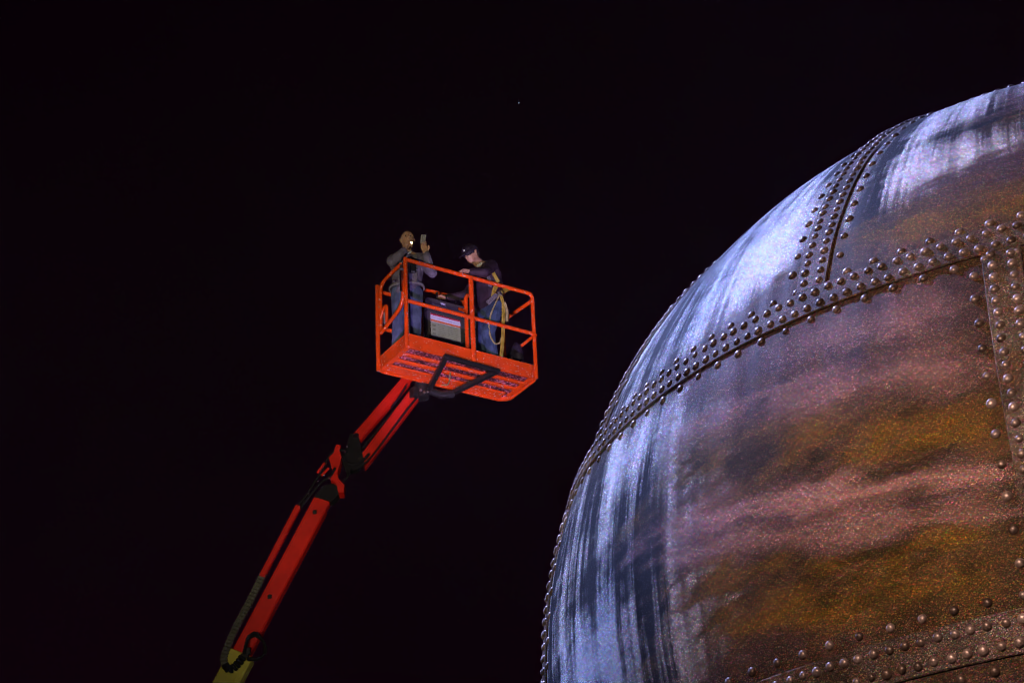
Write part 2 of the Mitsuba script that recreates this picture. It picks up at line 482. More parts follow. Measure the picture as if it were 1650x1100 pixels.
def corner(cx, cyy, r, a0, a1):
    V = []
    for a in np.radians(np.linspace(a0, a1, 9)):
        o = np.array([cx, cyy, 0]); u = np.array([math.cos(a), math.sin(a), 0])
        V.append([o + u * (r + w) + [0, 0, h] for w, h in ((-0.003, 0.19), (0.003, 0.19), (0.003, 0.012), (0.014, 0.010), (0.014, 0.0), (-0.012, 0.0), (-0.003, 0.01), (-0.003, 0.19))])
    add(bk, 'corner_plate', grid_mesh(np.array(V)), 'orange_paint', 40, M=ML)


corner(LEN - e, e, e, -90, 0); corner(LEN - 0.14, DEP - 0.14, 0.14, 0, 90); corner(e, DEP - e, e, 90, 180)

# floor: worn expanded-metal sheet over lengthwise orange bars
nx, ny = 150, 58
gx, gy = np.meshgrid(np.linspace(0.02, LEN - 0.02, nx), np.linspace(0.02, DEP - 0.02, ny), indexing='ij')
gz = 0.052 + 0.007 * rng.random((nx, ny))
g1 = grid_mesh(np.stack([gx, gy, gz], -1)); g1.faces = g1.faces[:, ::-1]
cut = ((g1.triangles_center[:, 0] > LEN - 0.05) & (g1.triangles_center[:, 1] > DEP - 0.05))
g1.update_faces(~cut)
add(bk, 'floor_sheet', g1, 'light_speck_mesh', False, M=ML, label='worn metal floor sheet with violet light specks painted on, seen from below')
add(bk, 'floor_top', rbox((LEN - 0.06, DEP - 0.06, 0.012), (LEN / 2, DEP / 2, 0.070)), 'dark_steel', False, M=ML)
for y0, w in ((0.035, 0.05), (0.225, 0.055), (0.40, 0.06)):
    add(bk, 'floor_bar', bar((0.02, y0, 0.035), (LEN - 0.02, y0, 0.035), w, 0.03), 'orange_paint', 30, M=ML)
add(bk, 'floor_bar', bar((0.02, 0.615, 0.033), (LEN - 0.12, 0.615, 0.033), 0.16, 0.026), 'orange_paint', 30, M=ML)
add(bk, 'floor_bar', bar((0.05, 0.03, 0.034), (0.05, DEP - 0.03, 0.034), 0.06, 0.022), 'orange_paint', 30, M=ML)
add(bk, 'floor_bar', bar((LEN - 0.05, 0.03, 0.034), (LEN - 0.05, DEP - 0.12, 0.034), 0.05, 0.022), 'orange_paint', 30, M=ML)

# posts and rails
rail('corner_post', [(0, 0, 0.01), (0, 0, H1 + 0.02)])
rail('centre_post', [(0.93, 0, 0.01), (0.93, 0, H1)], 0.031)
rail('top_rail', [(0, 0, H1), (LEN, 0, H1), (LEN, 0.01, 0.02)], bend=0.07)
rail('side_rail', [(LEN, 0.02, H1 - 0.09), (LEN, DEP, H1 - 0.03), (LEN, DEP, 0.10)], bend=0.05)
rail('corner_post', [(0, DEP, 0.02), (0, DEP, H1 + 0.0)], 0.028)
rail('far_rail', [(0.0, DEP, H1 - 0.08), (LEN, DEP, H1 - 0.08)])
rail('far_rail', [(0.0, DEP, 0.62), (LEN, DEP, 0.62)])
rail('middle_rail', [(0, 0, HM), (LEN - 0.02, 0, HM), (LEN + 0.035, 0.02, HM), (LEN + 0.03, 0.05, HM)], 0.0245, bend=0.03)
rail('middle_rail', [(LEN, 0.03, HM - 0.02), (LEN, DEP - 0.1, HM - 0.02), (LEN - 0.05, DEP, HM - 0.02)], 0.021, bend=0.06)
rail('far_post', [(0.62, DEP, 0.05), (0.62, DEP, H1 - 0.08)], 0.024)
rail('stub_post', [(0.925, 0.13, 0.05), (0.925, 0.13, 0.98), (0.955, 0.13, 1.03)], 0.026, bend=0.03)
add(bk, 'stub_bracket', rbox((0.11, 0.012, 0.045), (0.865, 0.13, 0.80)), 'orange_paint', M=ML)
# swing gate on the left side
gate = bk + '__gate'
labels[gate] = {'label': 'bent-tube swing gate on the left side of the basket'}
gp = fillet([(0.0, 0.10, H1 - 0.015), (0, 0.30, H1 - 0.01), (0, DEP - 0.075, H1 - 0.02), (0, DEP - 0.075, 0.52), (0, DEP - 0.08, 0.50), (0, 0.062, 0.62), (0, 0.062, H1 - 0.18)], 0.17)
add(bk, 'gate', tube(gp, 0.024, 12), 'orange_paint', 40, M=ML)
add(bk, 'gate_handle', tube(fillet([(-0.005, DEP - 0.08, 0.70), (-0.005, DEP - 0.15, 0.80), (-0.005, DEP - 0.24, 0.82), (-0.005, DEP - 0.24, 0.57)], 0.04), 0.021, 10), 'orange_paint', 40, M=ML)
add(bk, 'gate_hinge', cat(rbox((0.05, 0.045, 0.12), (-0.02, 0.05, 1.0)), rbox((0.045, 0.04, 0.05), (-0.02, 0.05, 1.13)), rbox((0.03, 0.03, 0.3), (-0.03, 0.055, 0.93))), 'chrome', 30, M=ML, label='scuffed bare-metal gate latch on the front left post')
add(bk, 'gate_latch', rbox((0.03, 0.05, 0.16), (0.02, DEP - 0.16, 0.68)), 'grey_plastic', 30, M=ML)

# control console on the far side, with its decal
con = lift + '__control_console'
labels[con] = {'label': 'dark control console with a white instruction decal'}
cm = cat(rbox((0.65, 0.10, 0.78), (0.945, 0.61, 0.58), b=0.012),
         trimesh.convex.convex_hull(np.array([(x, y, z) for x in (0.62, 1.27) for y, z in ((0.66, 0.972), (0.66, 1.13), (0.55, 1.13), (0.44, 1.06), (0.44, 0.985), (0.50, 0.972))])))
add(lift, 'control_console', cm, 'console_grey', 20, M=ML)
dx0, dz0, dw, dh, yf = 0.665, 0.60, 0.43, 0.32, 0.5575
add(con, 'decal', rbox((dw, 0.004, dh), (dx0 + dw / 2, yf, dz0 + dh / 2), b=0.001), 'decal_white', False, M=ML, label='white instruction decal with red header and orange stripe')
add(con, 'decal_header', rbox((dw - 0.002, 0.003, 0.020), (dx0 + dw / 2, yf - 0.0028, dz0 + dh - 0.012), b=0.0008), 'decal_red', False, M=ML)
add(con, 'decal_stripe', rbox((dw - 0.002, 0.003, 0.022), (dx0 + dw / 2, yf - 0.0028, dz0 + dh - 0.098), b=0.0008), 'decal_orange', False, M=ML)
ls = []
for r in range(7):
    for c0, c1 in ((0.10, 0.215), (0.245, 0.41)):
        w = (c1 - c0) * (0.75 + 0.25 * rng.random())
        ls.append(rbox((w, 0.003, 0.006), (dx0 + c0 + w / 2, yf - 0.0028, dz0 + 0.025 + r * 0.026), b=0.0008))
for r in range(3):
    ls.append(rbox((0.045, 0.003, 0.03), (dx0 + 0.045, yf - 0.0028, dz0 + 0.035 + r * 0.06), b=0.0008))
ls.append(rbox((0.26, 0.003, 0.008), (dx0 + 0.22, yf - 0.0028, dz0 + dh - 0.058), b=0.0008))
add(con, 'decal_print', cat(*ls), 'decal_grey', False, M=ML)
for i, (x, z) in enumerate(((0.72, 1.02), (0.86, 1.02), (1.0, 1.02), (1.14, 1.02))):
    add(con, 'joystick', cat(tube([(x, 0.50, 1.09), (x, 0.48, 1.17)], 0.008, 8), hull(((x, 0.478, 1.175), 0.018)).to_mesh() and trimesh.creation.icosphere(1, 0.018).apply_translation((x, 0.478, 1.18))), 'black_plastic', 30, M=ML)
add(con, 'label_plate', rbox((0.07, 0.004, 0.025), (0.78, 0.4385, 1.015), b=0.001), 'decal_white', False, M=ML)
add(con, 'label_plate', rbox((0.05, 0.004, 0.02), (1.10, 0.4385, 1.02), b=0.001), 'decal_white', False, M=ML)
add(lift, 'console_guard', tube(fillet([(0.60, 0.70, 0.9), (0.60, 0.70, 1.33), (1.25, 0.70, 1.345), (1.25, 0.70, 0.9)], 0.08), 0.024, 12), 'orange_paint', 40, M=ML)

# support frame under the floor, rotator
sup = lift + '__support_frame'
labels[sup] = {'label': 'black triangular support frame under the basket floor'}
a1, a2, hb = (0.50, -0.06, -0.04), (1.24, -0.03, -0.04), (0.72, 0.74, -0.06)
add(sup, 'tube', bar(hb, a1, 0.062, 0.055), 'dark_steel', 30, M=ML)
add(sup, 'tube', bar(a1, a2, 0.055, 0.05, over=0.03), 'dark_steel', 30, M=ML)
add(sup, 'tube', bar(a2, (1.02, 0.66, -0.07), 0.062, 0.055), 'dark_steel', 30, M=ML)
add(sup, 'tube', tube([(0.72, 0.74, -0.075), (0.88, 0.72, -0.10), (1.03, 0.65, -0.085)], 0.05, 12), 'dark_steel', 30, M=ML)
add(sup, 'rotator', cat(trimesh.creation.cylinder(0.085, 0.22, sections=24).apply_translation((0.66, 0.80, -0.06)), trimesh.creation.cylinder(0.10, 0.03, sections=24).apply_translation((0.66, 0.80, 0.0)), rbox((0.16, 0.18, 0.12), (0.60, 0.86, -0.10))), 'dark_steel', 30, M=ML)
add(sup, 'fitting', cat(*[trimesh.creation.icosphere(1, 0.02).apply_translation((0.58 + 0.05 * i, 0.70, -0.12 - 0.02 * (i % 2))) for i in range(3)]), 'chrome', 30, M=ML)
add(sup, 'cable', tube(fillet([(0.80, 0.35, 0.02), (0.82, 0.40, -0.06), (0.88, 0.55, -0.05), (0.86, 0.66, 0.0)], 0.08), 0.007, 8), 'webbing_pale', 30, M=ML)

# jib, knuckle and boom stand in the plane y = 21 of the world
Y = 21.0
def V(x, z, y=Y): return np.array([x, y, z])


def beam(name, p, q, h, w, mat, **k):
    return add(lift, name, bar(p, q, w, h, up=(0, -0.02, 1), b=0.012), mat, 30, **k)


beam('upper_jib_arm', V(-1.300, 12.615), V(-1.965, 11.80), 0.115, 0.09, 'red_paint')
beam('lower_jib_arm', V(-1.235, 12.40), V(-1.905, 11.475), 0.115, 0.09, 'red_paint')
u = norm(V(-1.965, 11.80) - V(-1.30, 12.615)); side = np.array([-u[2], 0, u[0]])
if side[2] > 0: side = -side
for nm, p, q in (('jib_rib', V(-1.33, 12.56), V(-1.95, 11.80)), ('jib_rib', V(-1.23, 12.34), V(-1.90, 11.42))):
    add(lift, nm, bar(p + side * 0.055, q + side * 0.055, 0.10, 0.014, up=(0, -0.02, 1)), 'red_paint')
for x, z in ((-1.955, 11.82), (-1.895, 11.50)):
    pn = trimesh.creation.cylinder(0.034, 0.13, sections=16); pn.apply_transform(trimesh.transformations.rotation_matrix(math.pi / 2, (1, 0, 0))); pn.apply_translation((x, Y, z))
    add(lift, 'pivot_pin', pn, 'chrome' if z > 11.6 else 'dark_steel', 30)
beam('jib_link', V(-1.20, 12.47), V(-1.05, 12.43), 0.26, 0.16, 'dark_steel')
beam('jib_cylinder', V(-1.36, 12.36, 21.05), V(-1.97, 11.60, 21.05), 0.035, 0.035, 'rubber')


def plate(name, xz, th, mat, y=Y, **k):
    from shapely.geometry import Polygon
    m = trimesh.creation.extrude_polygon(Polygon(xz), th, engine='earcut')
    v = m.vertices
    m.vertices = np.stack([v[:, 0], y - th / 2 + v[:, 2], v[:, 1]], 1); m.faces = m.faces[:, ::-1]
    return add(lift, name, m, mat, 30, **k)


plate('knuckle_bracket', [(-2.03, 11.86), (-1.93, 11.84), (-1.86, 11.46), (-1.93, 11.38), (-2.08, 11.34), (-2.13, 11.50)], 0.10, 'rubber')
plate('knuckle_casting', [(-2.19, 11.67), (-2.135, 11.66), (-2.15, 11.58), (-2.125, 11.50), (-2.145, 11.40), (-2.175, 11.30), (-2.165, 11.22), (-2.09, 11.13), (-2.10, 11.03), (-2.165, 11.035), (-2.19, 11.16), (-2.26, 11.21), (-2.235, 11.31), (-2.25, 11.40), (-2.28, 11.50), (-2.22, 11.56)], 0.17, 'red_paint', y=20.93)
plate('boom_head', [(-2.47, 11.03), (-2.36, 11.17), (-2.20, 11.20), (-2.16, 11.06), (-2.25, 10.96)], 0.14, 'rubber')
# fly section and outer section
f0, f1 = V(-2.366, 11.01), V(-3.36, 9.02)
beam('boom_fly', f0, f1, 0.205, 0.13, 'red_paint')
ud = norm(f1 - f0); ns = np.array([ud[2], 0, -ud[0]]);
if ns[0] < 0: ns = -ns                                # points right and down, across the boom
add(lift, 'boom_flange', bar(f0 + ns * 0.108 + ud * 0.12, f1 + ns * 0.108, 0.15, 0.012, up=(0, -0.02, 1)), 'red_paint')
for t in (0.09, 0.62):
    add(lift, 'boom_stop', rbox((0.05, 0.03, 0.05), f0 + ud * 2.2 * t + [0.0, -0.07, 0], b=0.01), 'dark_steel')
o0 = V(-3.285, 9.115)
o1 = o0 + ud * 8.2
beam('boom_outer', o0, o1, 0.29, 0.21, 'olive_paint')
add(lift, 'boom_flange', bar(o0 + ns * 0.10 + ud * 0.02 + [0, -0.109, 0], o1 + ns * 0.10 + [0, -0.109, 0], 0.010, 0.05, up=ns), 'olive_paint')
# cable tray and energy chain on the left of the boom
tr0, tr1 = V(-2.645, 10.915, 20.92), V(-3.07, 10.03, 20.92)
beam('cable_tray', tr0, tr1, 0.07, 0.09, 'red_paint')
chain_pts = fillet([tr1 + [0.02, 0, 0.05], tr1 + [-0.10, 0, -0.22], V(-3.40, 9.33, 20.90), V(-3.50, 9.02, 20.88), V(-3.41, 8.87, 20.84), V(-3.30, 8.96, 20.82), V(-3.235, 9.07, 20.82)], 0.16)
cs = np.r_[0, np.cumsum(np.linalg.norm(np.diff(chain_pts, axis=0), axis=1))]
ncl = int(cs[-1] / 0.045)
for i in range(ncl):
    s0, s1 = i * 0.045, i * 0.045 + 0.037
    a = np.array([np.interp(s0, cs, chain_pts[:, j]) for j in range(3)]); b_ = np.array([np.interp(s1, cs, chain_pts[:, j]) for j in range(3)])
    add(lift, 'chain_link', bar(a, b_, 0.085, 0.062, up=(0, -1, 0.02), b=0.008), 'energy_chain' if i < ncl - 7 else 'rubber', False)
for off, r, y in ((0.0, 0.017, 20.80), (0.03, 0.014, 20.77)):
    add(lift, 'hose', tube(fillet([V(-3.24, 9.06, y), V(-3.20, 9.25, y), V(-3.12, 9.28 + off, y), V(-3.01, 9.20, y), V(-3.0 + off, 9.05, y), V(-3.07, 8.98, y), V(-3.20, 8.99, y)], 0.12), r, 10), 'rubber', 40)
add(lift, 'hose_clamp', cat(rbox((0.09, 0.05, 0.05), V(-3.24, 9.05, 20.84)), rbox((0.05, 0.05, 0.08), V(-3.20, 9.10, 20.83)), rbox((0.05, 0.04, 0.03), V(-3.16, 9.01, 20.83))), 'dark_steel')
hoses = [[V(-2.66, 10.90, 20.9), V(-2.52, 11.05, 20.85), V(-2.44, 11.20, 20.84), V(-2.33, 11.34, 20.84), V(-2.30, 11.50, 20.85), V(-2.20, 11.62, 20.88), V(-2.05, 11.60, 20.9)],
         [V(-2.62, 10.88, 20.9), V(-2.45, 11.06, 20.82), V(-2.36, 11.16, 20.80), V(-2.26, 11.22, 20.80), V(-2.2, 11.35, 20.83)],
         [V(-2.12, 11.55, 20.9), V(-2.06, 11.42, 20.88), V(-1.96, 11.40, 20.88), V(-1.86, 11.47, 20.9), V(-1.80, 11.56, 20.93)],
         [V(-1.90, 11.40, 20.95), V(-1.75, 11.55, 20.95), V(-1.32, 12.16, 20.95), V(-1.15, 12.36, 20.95)],
         [V(-1.32, 12.50, 20.96), V(-1.45, 12.27, 20.95), V(-1.52, 12.18, 20.95)],
         [V(-2.02, 11.35, 20.86), V(-2.04, 11.25, 20.86), V(-2.10, 11.18, 20.87)]]
for i, h in enumerate(hoses):
    add(lift, 'hose', tube(fillet(h, 0.1), 0.016 if i < 3 else 0.012, 8), 'rubber', 40)
for dx, dz, l in ((-2.41, 11.28, 0.13), (-2.36, 11.24, 0.10)):
    add(lift, 'hose_guard', bar(V(dx, dz, 20.80), V(dx + 0.09, dz + l, 20.80), 0.03, 0.03), 'red_paint')
add(lift, 'hose_fitting', cat(*[trimesh.creation.icosphere(1, 0.016).apply_translation(q) for q in (V(-2.40, 11.17, 20.79), V(-2.33, 11.24, 20.79), V(-2.27, 11.20, 20.79), V(-2.08, 11.56, 20.84), V(-2.06, 11.64, 20.86), V(-2.52, 11.02, 20.8))]), 'chrome')
# chassis on the ground, far below the picture
base = o1
add(lift, 'turntable', rbox((2.6, 2.3, 1.1), (base[0] - 0.2, 21, 1.75), b=0.08), 'red_paint')
add(lift, 'chassis', rbox((3.2, 1.9, 0.55), (base[0] - 0.2, 21, 0.85), b=0.06), 'dark_steel')
for wx in (-1.3, 1.3):
    for wy in (-1.0, 1.0):
        wl = trimesh.creation.torus(0.33, 0.17, 24, 12); wl = cat(wl, trimesh.creation.cylinder(0.3, 0.16, sections=20))
        wl.apply_transform(trimesh.transformations.rotation_matrix(math.pi / 2, (1, 0, 0))); wl.apply_translation((base[0] - 0.2 + wx, 21 + wy, 0.505))
        add(lift, 'wheel', wl, 'rubber')

# ------------------------------------------------------------------ people (basket coordinates)
def hand(wrist, palm_dir, palm_n, curl=0.5, spread=1.0, thumb_side=1.0, s=1.0):
    """A palm and five bent fingers: palm_dir runs from the wrist to the knuckles, the fingers curl towards palm_n."""
    d, n = norm(palm_dir), norm(palm_n); n = norm(n - d * (n @ d)); c = np.cross(d, n) * thumb_side
    w = np.asarray(wrist, float); out = []
    k = w + d * 0.085 * s
    out.append(hull((w + c * 0.016, 0.020), (w - c * 0.016, 0.020), (k + c * 0.030, 0.014), (k - c * 0.030, 0.013)))
    for i, (o, l) in enumerate(((0.031, 0.072), (0.011, 0.080), (-0.010, 0.075), (-0.030, 0.058))):
        p = k + c * o; a = 0.25 + 0.1 * i * 0.5; L = [l * 0.46, l * 0.32, l * 0.24]; r = 0.0098
        for seg in L:
            q = p + (d * math.cos(a) + n * math.sin(a)) * seg
            out.append(hull((p, r), (q, r * 0.92))); p = q; a += curl * 1.15; r *= 0.92
    p = w + d * 0.025 + c * 0.026; t1 = p + (d * 0.5 + c * 0.6 + n * 0.45) * 0.042; t2 = t1 + (d * 0.75 + n * 0.6 * curl + c * 0.1) * 0.034
    out += [hull((p, 0.014), (t1, 0.0115)), hull((t1, 0.0115), (t2, 0.0095))]
    return out


def head(c, face, up, jaw=1.0):
    """Skull, jaw, nose, brows, lips, chin and ears about the centre c."""
    f, u = norm(face), norm(up); u = norm(u - f * (u @ f)); r = np.cross(f, u); c = np.asarray(c, float)
    at = lambda x, y, z: c + f * x + r * y + u * z
    parts = [hull((at(-0.02, 0, 0.03), 0.088), (at(0.025, 0, 0.03), 0.078), (at(0.01, 0, -0.02), 0.074)),
             hull((at(0.045, 0, -0.005), 0.055), (at(0.048, 0.018, -0.07), 0.032), (at(0.048, -0.018, -0.07), 0.032), (at(0.066, 0, -0.088), 0.022), (at(-0.01, 0.045, -0.045), 0.028), (at(-0.01, -0.045, -0.045), 0.028)),
             hull((at(0.095, 0, 0.018), 0.008), (at(0.114, 0, -0.022), 0.012), (at(0.096, 0.012, -0.026), 0.009), (at(0.096, -0.012, -0.026), 0.009)),
             hull((at(0.085, 0.03, 0.026), 0.012), (at(0.092, 0, 0.024), 0.010), (at(0.085, -0.03, 0.026), 0.012)),
             hull((at(0.086, 0.018, -0.055), 0.008), (at(0.094, 0, -0.053), 0.009), (at(0.086, -0.018, -0.055), 0.008)),
             hull((at(0.084, 0.014, -0.064), 0.008), (at(0.090, 0, -0.064), 0.009), (at(0.084, -0.014, -0.064), 0.008))]
    for s in (-1, 1):
        parts.append(hull((at(0.0, s * 0.080, 0.012), 0.016), (at(-0.012, s * 0.090, 0.018), 0.012), (at(0.002, s * 0.080, -0.022), 0.011)))
    return parts, at


A3 = lambda *v: np.array(v, float)
def limb(js, rs): return [hull((a, ra_), (b, rb)) for a, b, ra_, rb in zip(js, js[1:], rs, rs[1:])]


# --- the man on the left: faces the camera, both hands up
p1 = thing('person', 'man in a grey jacket and jeans holding a phone up beside his head', 'person')
f1_ = norm((-0.42, -0.88, 0.05)); s1 = norm((0.88, -0.42, 0))          # s1: towards his left hand
pel = A3(0.215, 0.35, 0.98); chest = A3(0.225, 0.345, 1.34); neck = A3(0.222, 0.33, 1.53)
hd = A3(0.197, 0.275, 1.69)
shR, shL = chest - s1 * 0.175 + A3(0, 0, 0.11), chest + s1 * 0.175 + A3(0, 0, 0.13)
elR, wrR = A3(-0.07, 0.20, 1.27), A3(0.055, 0.115, 1.425)
elL, wrL = A3(0.425, 0.11, 1.215), A3(0.325, 0.05, 1.425)
hipR, hipL = pel - s1 * 0.095, pel + s1 * 0.095
knR, knL = A3(0.105, 0.38, 0.55), A3(0.262, 0.25, 0.54)
anR, anL = A3(0.125, 0.46, 0.16), A3(0.30, 0.32, 0.16)
hp, at1 = head(hd, f1_ + A3(0, 0, 0.05), (0, 0, 1))
body = [hull((hipR, 0.09), (hipL, 0.09), (pel + A3(0, 0, 0.12), 0.09)), hull((pel + A3(0, 0, 0.1), 0.10), (chest + s1 * 0.08, 0.10), (chest - s1 * 0.08, 0.10)),
        hull((shR, 0.055), (shL, 0.055), (chest + s1 * 0.07, 0.09), (chest - s1 * 0.07, 0.09), (neck, 0.05)), hull((neck, 0.056), (hd + A3(0, 0.02, -0.06), 0.054))]
body += hp + limb([shR, elR, wrR], [0.05, 0.038, 0.026]) + limb([shL, elL, wrL], [0.05, 0.038, 0.026])
body += limb([hipR, knR, anR], [0.08, 0.055, 0.036]) + limb([hipL, knL, anL], [0.08, 0.055, 0.036])
body += hand(wrR, (0.45, -0.15, 0.75), (0.6, -0.5, -0.2), 0.95, thumb_side=1)
body += hand(wrL, (-0.28, 0.0, 0.95), (-0.4, -0.75, 0.0), 0.75, thumb_side=1)
add(p1, 'body', flesh(body, 0.014, 4), 'skin', True, M=ML)
jk = [hull((pel - s1 * 0.09 + A3(0, 0, -0.03), 0.105), (pel + s1 * 0.09 + A3(0, 0, -0.03), 0.105), (pel + A3(0, 0, 0.14), 0.125)),
      hull((pel + A3(0, 0, 0.08) + s1 * 0.05, 0.115), (pel + A3(0, 0, 0.08) - s1 * 0.05, 0.115), (chest + s1 * 0.085, 0.125), (chest - s1 * 0.085, 0.125)),
      hull((shR, 0.075), (shL, 0.075), (chest + s1 * 0.07, 0.115), (chest - s1 * 0.07, 0.115), (neck + A3(0, 0.02, -0.02), 0.06)),
      hull((neck + f1_ * -0.02 + A3(0, 0, 0.01), 0.062), (neck + A3(0, 0, -0.06), 0.08))]
jk += limb([shR, elR, wrR - norm(wrR - elR) * 0.02], [0.078, 0.066, 0.048]) + limb([shL, elL, wrL - norm(wrL - elL) * 0.02], [0.078, 0.066, 0.046])
jk += [hull((elR + A3(0.02, 0, 0.03), 0.06), (elR, 0.07)), hull((elL + A3(-0.01, 0, 0.05), 0.062), (elL + A3(0.02, 0, -0.02), 0.058))]
jm = flesh(jk, 0.022, 5)
jm.vertices += jm.vertex_normals * ((meshkit.fbm(jm.vertices * 14, 3, 8) - 0.5) * 0.030)[:, None]
add(p1, 'jacket', jm, 'grey_jacket', True, M=ML)
tr = limb([hipR, knR, anR], [0.105, 0.078, 0.066]) + limb([hipL, knL, anL], [0.105, 0.078, 0.066]) + [hull((hipR, 0.105), (hipL, 0.105), (pel + A3(0, 0, 0.06), 0.11))]
tm = flesh(tr, 0.025, 5); tm.vertices += tm.vertex_normals * ((meshkit.fbm(tm.vertices * 11, 3, 2) - 0.5) * 0.026)[:, None]
add(p1, 'jeans', tm, 'denim', True, M=ML)
for a in (anR, anL):
    add(p1, 'boot', flesh([hull((a + A3(0, 0.03, -0.045), 0.045), (a + f1_ * 0.17 + A3(0, 0, -0.05), 0.036)), hull((a, 0.05), (a + A3(0, 0.02, -0.03), 0.052))], 0.02, 3), 'boot_leather', True, M=ML)
add(p1, 'hair', flesh([hull((at1(-0.03, 0, 0.035), 0.092), (at1(0.0, 0, 0.062), 0.078)), hull((at1(-0.05, 0, -0.01), 0.070), (at1(-0.04, 0, 0.03), 0.088))], 0.018, 3), 'hair_brown', True, M=ML)
for s in (-1, 1):
    add(p1, 'eye', trimesh.creation.icosphere(2, 0.010).apply_translation(at1(0.087, s * 0.031, 0.008)), 'black_plastic', True, M=ML)
add(p1, 'collar', tube([neck + f1_ * 0.055 + s1 * 0.045 + A3(0, 0, 0.01), neck + f1_ * 0.075 + A3(0, 0, -0.045), neck + f1_ * 0.055 - s1 * 0.045 + A3(0, 0, 0.01)], 0.014, 8), 'shirt_white', 40, M=ML)
# harness of the left man: waist belt, shoulder straps, chest pad
def belt(c, ax, fw, rx, ry, z, r, mat, parent, tilt=0.0, name='belt', flat=2.2):
    t = np.linspace(0, 2 * np.pi, 33)[:-1]
    pts = np.array([c + ax * rx * math.cos(a) + fw * ry * math.sin(a) + A3(0, 0, z + tilt * math.cos(a)) for a in t])
    return add(parent, name, cat(*[tube(pts + A3(0, 0, dz), r, 6, closed=True) for dz in (-r * 0.9, 0.0, r * 0.9)]), mat, 60, M=ML)


belt(pel, s1, f1_, 0.215, 0.145, 0.065, 0.010, 'webbing_grey', p1, 0.01, 'harness_belt')
for s in (-1, 1):
    a = chest + s1 * s * 0.095
    add(p1, 'harness_strap', cat(*[tube(fillet([a + A3(0, 0, 0.17) - f1_ * 0.03, a + f1_ * 0.105 + A3(0, 0, 0.13), a + f1_ * 0.145 + A3(0, 0, -0.05), pel + s1 * s * 0.10 + f1_ * 0.145 + A3(0, 0, 0.06)], 0.06) + s1 * dx, 0.009, 6) for dx in (-0.012, 0, 0.012)]), 'webbing_grey', 60, M=ML)
add(p1, 'harness_buckle', cat(*[rbox((0.03, 0.02, 0.025), pel + s1 * q + f1_ * 0.16 + A3(0, 0, 0.07)) for q in (-0.17, -0.13, 0.12)] + [rbox((0.025, 0.02, 0.03), chest + s1 * 0.10 + f1_ * 0.155 + A3(0, 0, -0.12))]), 'chrome', 30, M=ML)

k = thing('two_way_radio', 'black two-way radio clipped to the chest of the man in grey', 'radio')
rc = chest + f1_ * 0.185 + s1 * 0.055 + A3(0, 0, -0.125)
Rr = np.stack([s1, -f1_, A3(0, 0, 1)], 1)
add(k, 'case', rbox((0.078, 0.04, 0.13), rc, Rr, 0.012), 'black_plastic', 30, M=ML)
add(k, 'antenna', tube([rc + s1 * 0.02 + A3(0, 0, 0.055), rc + s1 * 0.021 + A3(0, 0, 0.13)], 0.006, 8), 'black_plastic', 30, M=ML)
add(k, 'clip', rbox((0.03, 0.025, 0.06), rc - f1_ * 0.028, Rr, 0.004), 'chrome', 30, M=ML)

k = thing('mobile_phone', 'small grey phone held up in the left hand of the standing man', 'phone')
pc = wrL + norm(A3(-0.28, 0.0, 0.95)) * 0.155 + A3(-0.01, -0.035, 0.02)
pu = norm((0.15, 0.0, 0.98)); pn_ = norm((-0.45, -0.85, 0.1)); pn_ = norm(pn_ - pu * (pn_ @ pu)); Rp = np.stack([np.cross(pu, -pn_), -pn_, pu], 1)
add(k, 'case', rbox((0.066, 0.010, 0.135), pc, Rp, 0.004), 'grey_plastic', 30, M=ML)
add(k, 'lens', trimesh.creation.icosphere(1, 0.006).apply_translation(pc + pn_ * 0.005 + pu * 0.05), 'black_plastic', 30, M=ML)

# the lit torch in his right hand, just below the face: a real lamp
k = thing('torch', 'small lit torch shining yellow in front of the man\'s mouth', 'torch')
td = norm((-0.34, -0.86, -0.42)); tc = A3(0.125, 0.062, 1.52)
add(k, 'barrel', tube([tc + td * -0.09, tc + td * -0.02, tc + td * -0.012, tc + td * 0.012], [0.013, 0.013, 0.018, 0.020], 14), 'black_plastic', 30, M=ML)
lens = trimesh.creation.icosphere(2, 0.0165); lens.vertices = lens.vertices + tc + td * 0.012
kk = add(k, 'bulb', lens, 'decal_white', True, M=ML, label='glowing yellow bulb of the torch')
scene[kk]['emitter'] = {'type': 'area', 'radiance': rgb((9.0, 6.6, 2.2))}

# --- the man on the right: in profile, bent to the left, cap on
p2 = thing('person', 'man in dark jacket and black cap leaning over the basket rail', 'person')
f2 = norm((-0.96, -0.20, -0.18)); s2 = norm((0.18, -0.98, 0))           # s2: towards his left hand, near the camera
pel = A3(1.345, 0.22, 1.02); chest = A3(1.285, 0.20, 1.42); neck = A3(1.19, 0.18, 1.57)
hd = A3(1.055, 0.165, 1.665)
shL, shR = A3(1.265, 0.03, 1.485), A3(1.30, 0.37, 1.515)
elL, wrL = A3(1.085, -0.085, 1.285), A3(0.895, -0.012, 1.285)
elR, wrR = A3(1.13, 0.43, 1.23), A3(0.905, 0.54, 1.195)
hipL, hipR = pel + s2 * 0.095 + A3(0, 0, -0.05), pel - s2 * 0.095 + A3(0, 0, -0.05)
knL, knR = A3(1.215, 0.10, 0.56), A3(1.225, 0.30, 0.56)
anL, anR = A3(1.31, 0.15, 0.16), A3(1.28, 0.36, 0.16)
face2 = norm((-0.86, -0.16, -0.52))
hp, at2 = head(hd, face2, (-0.35, 0, 1))
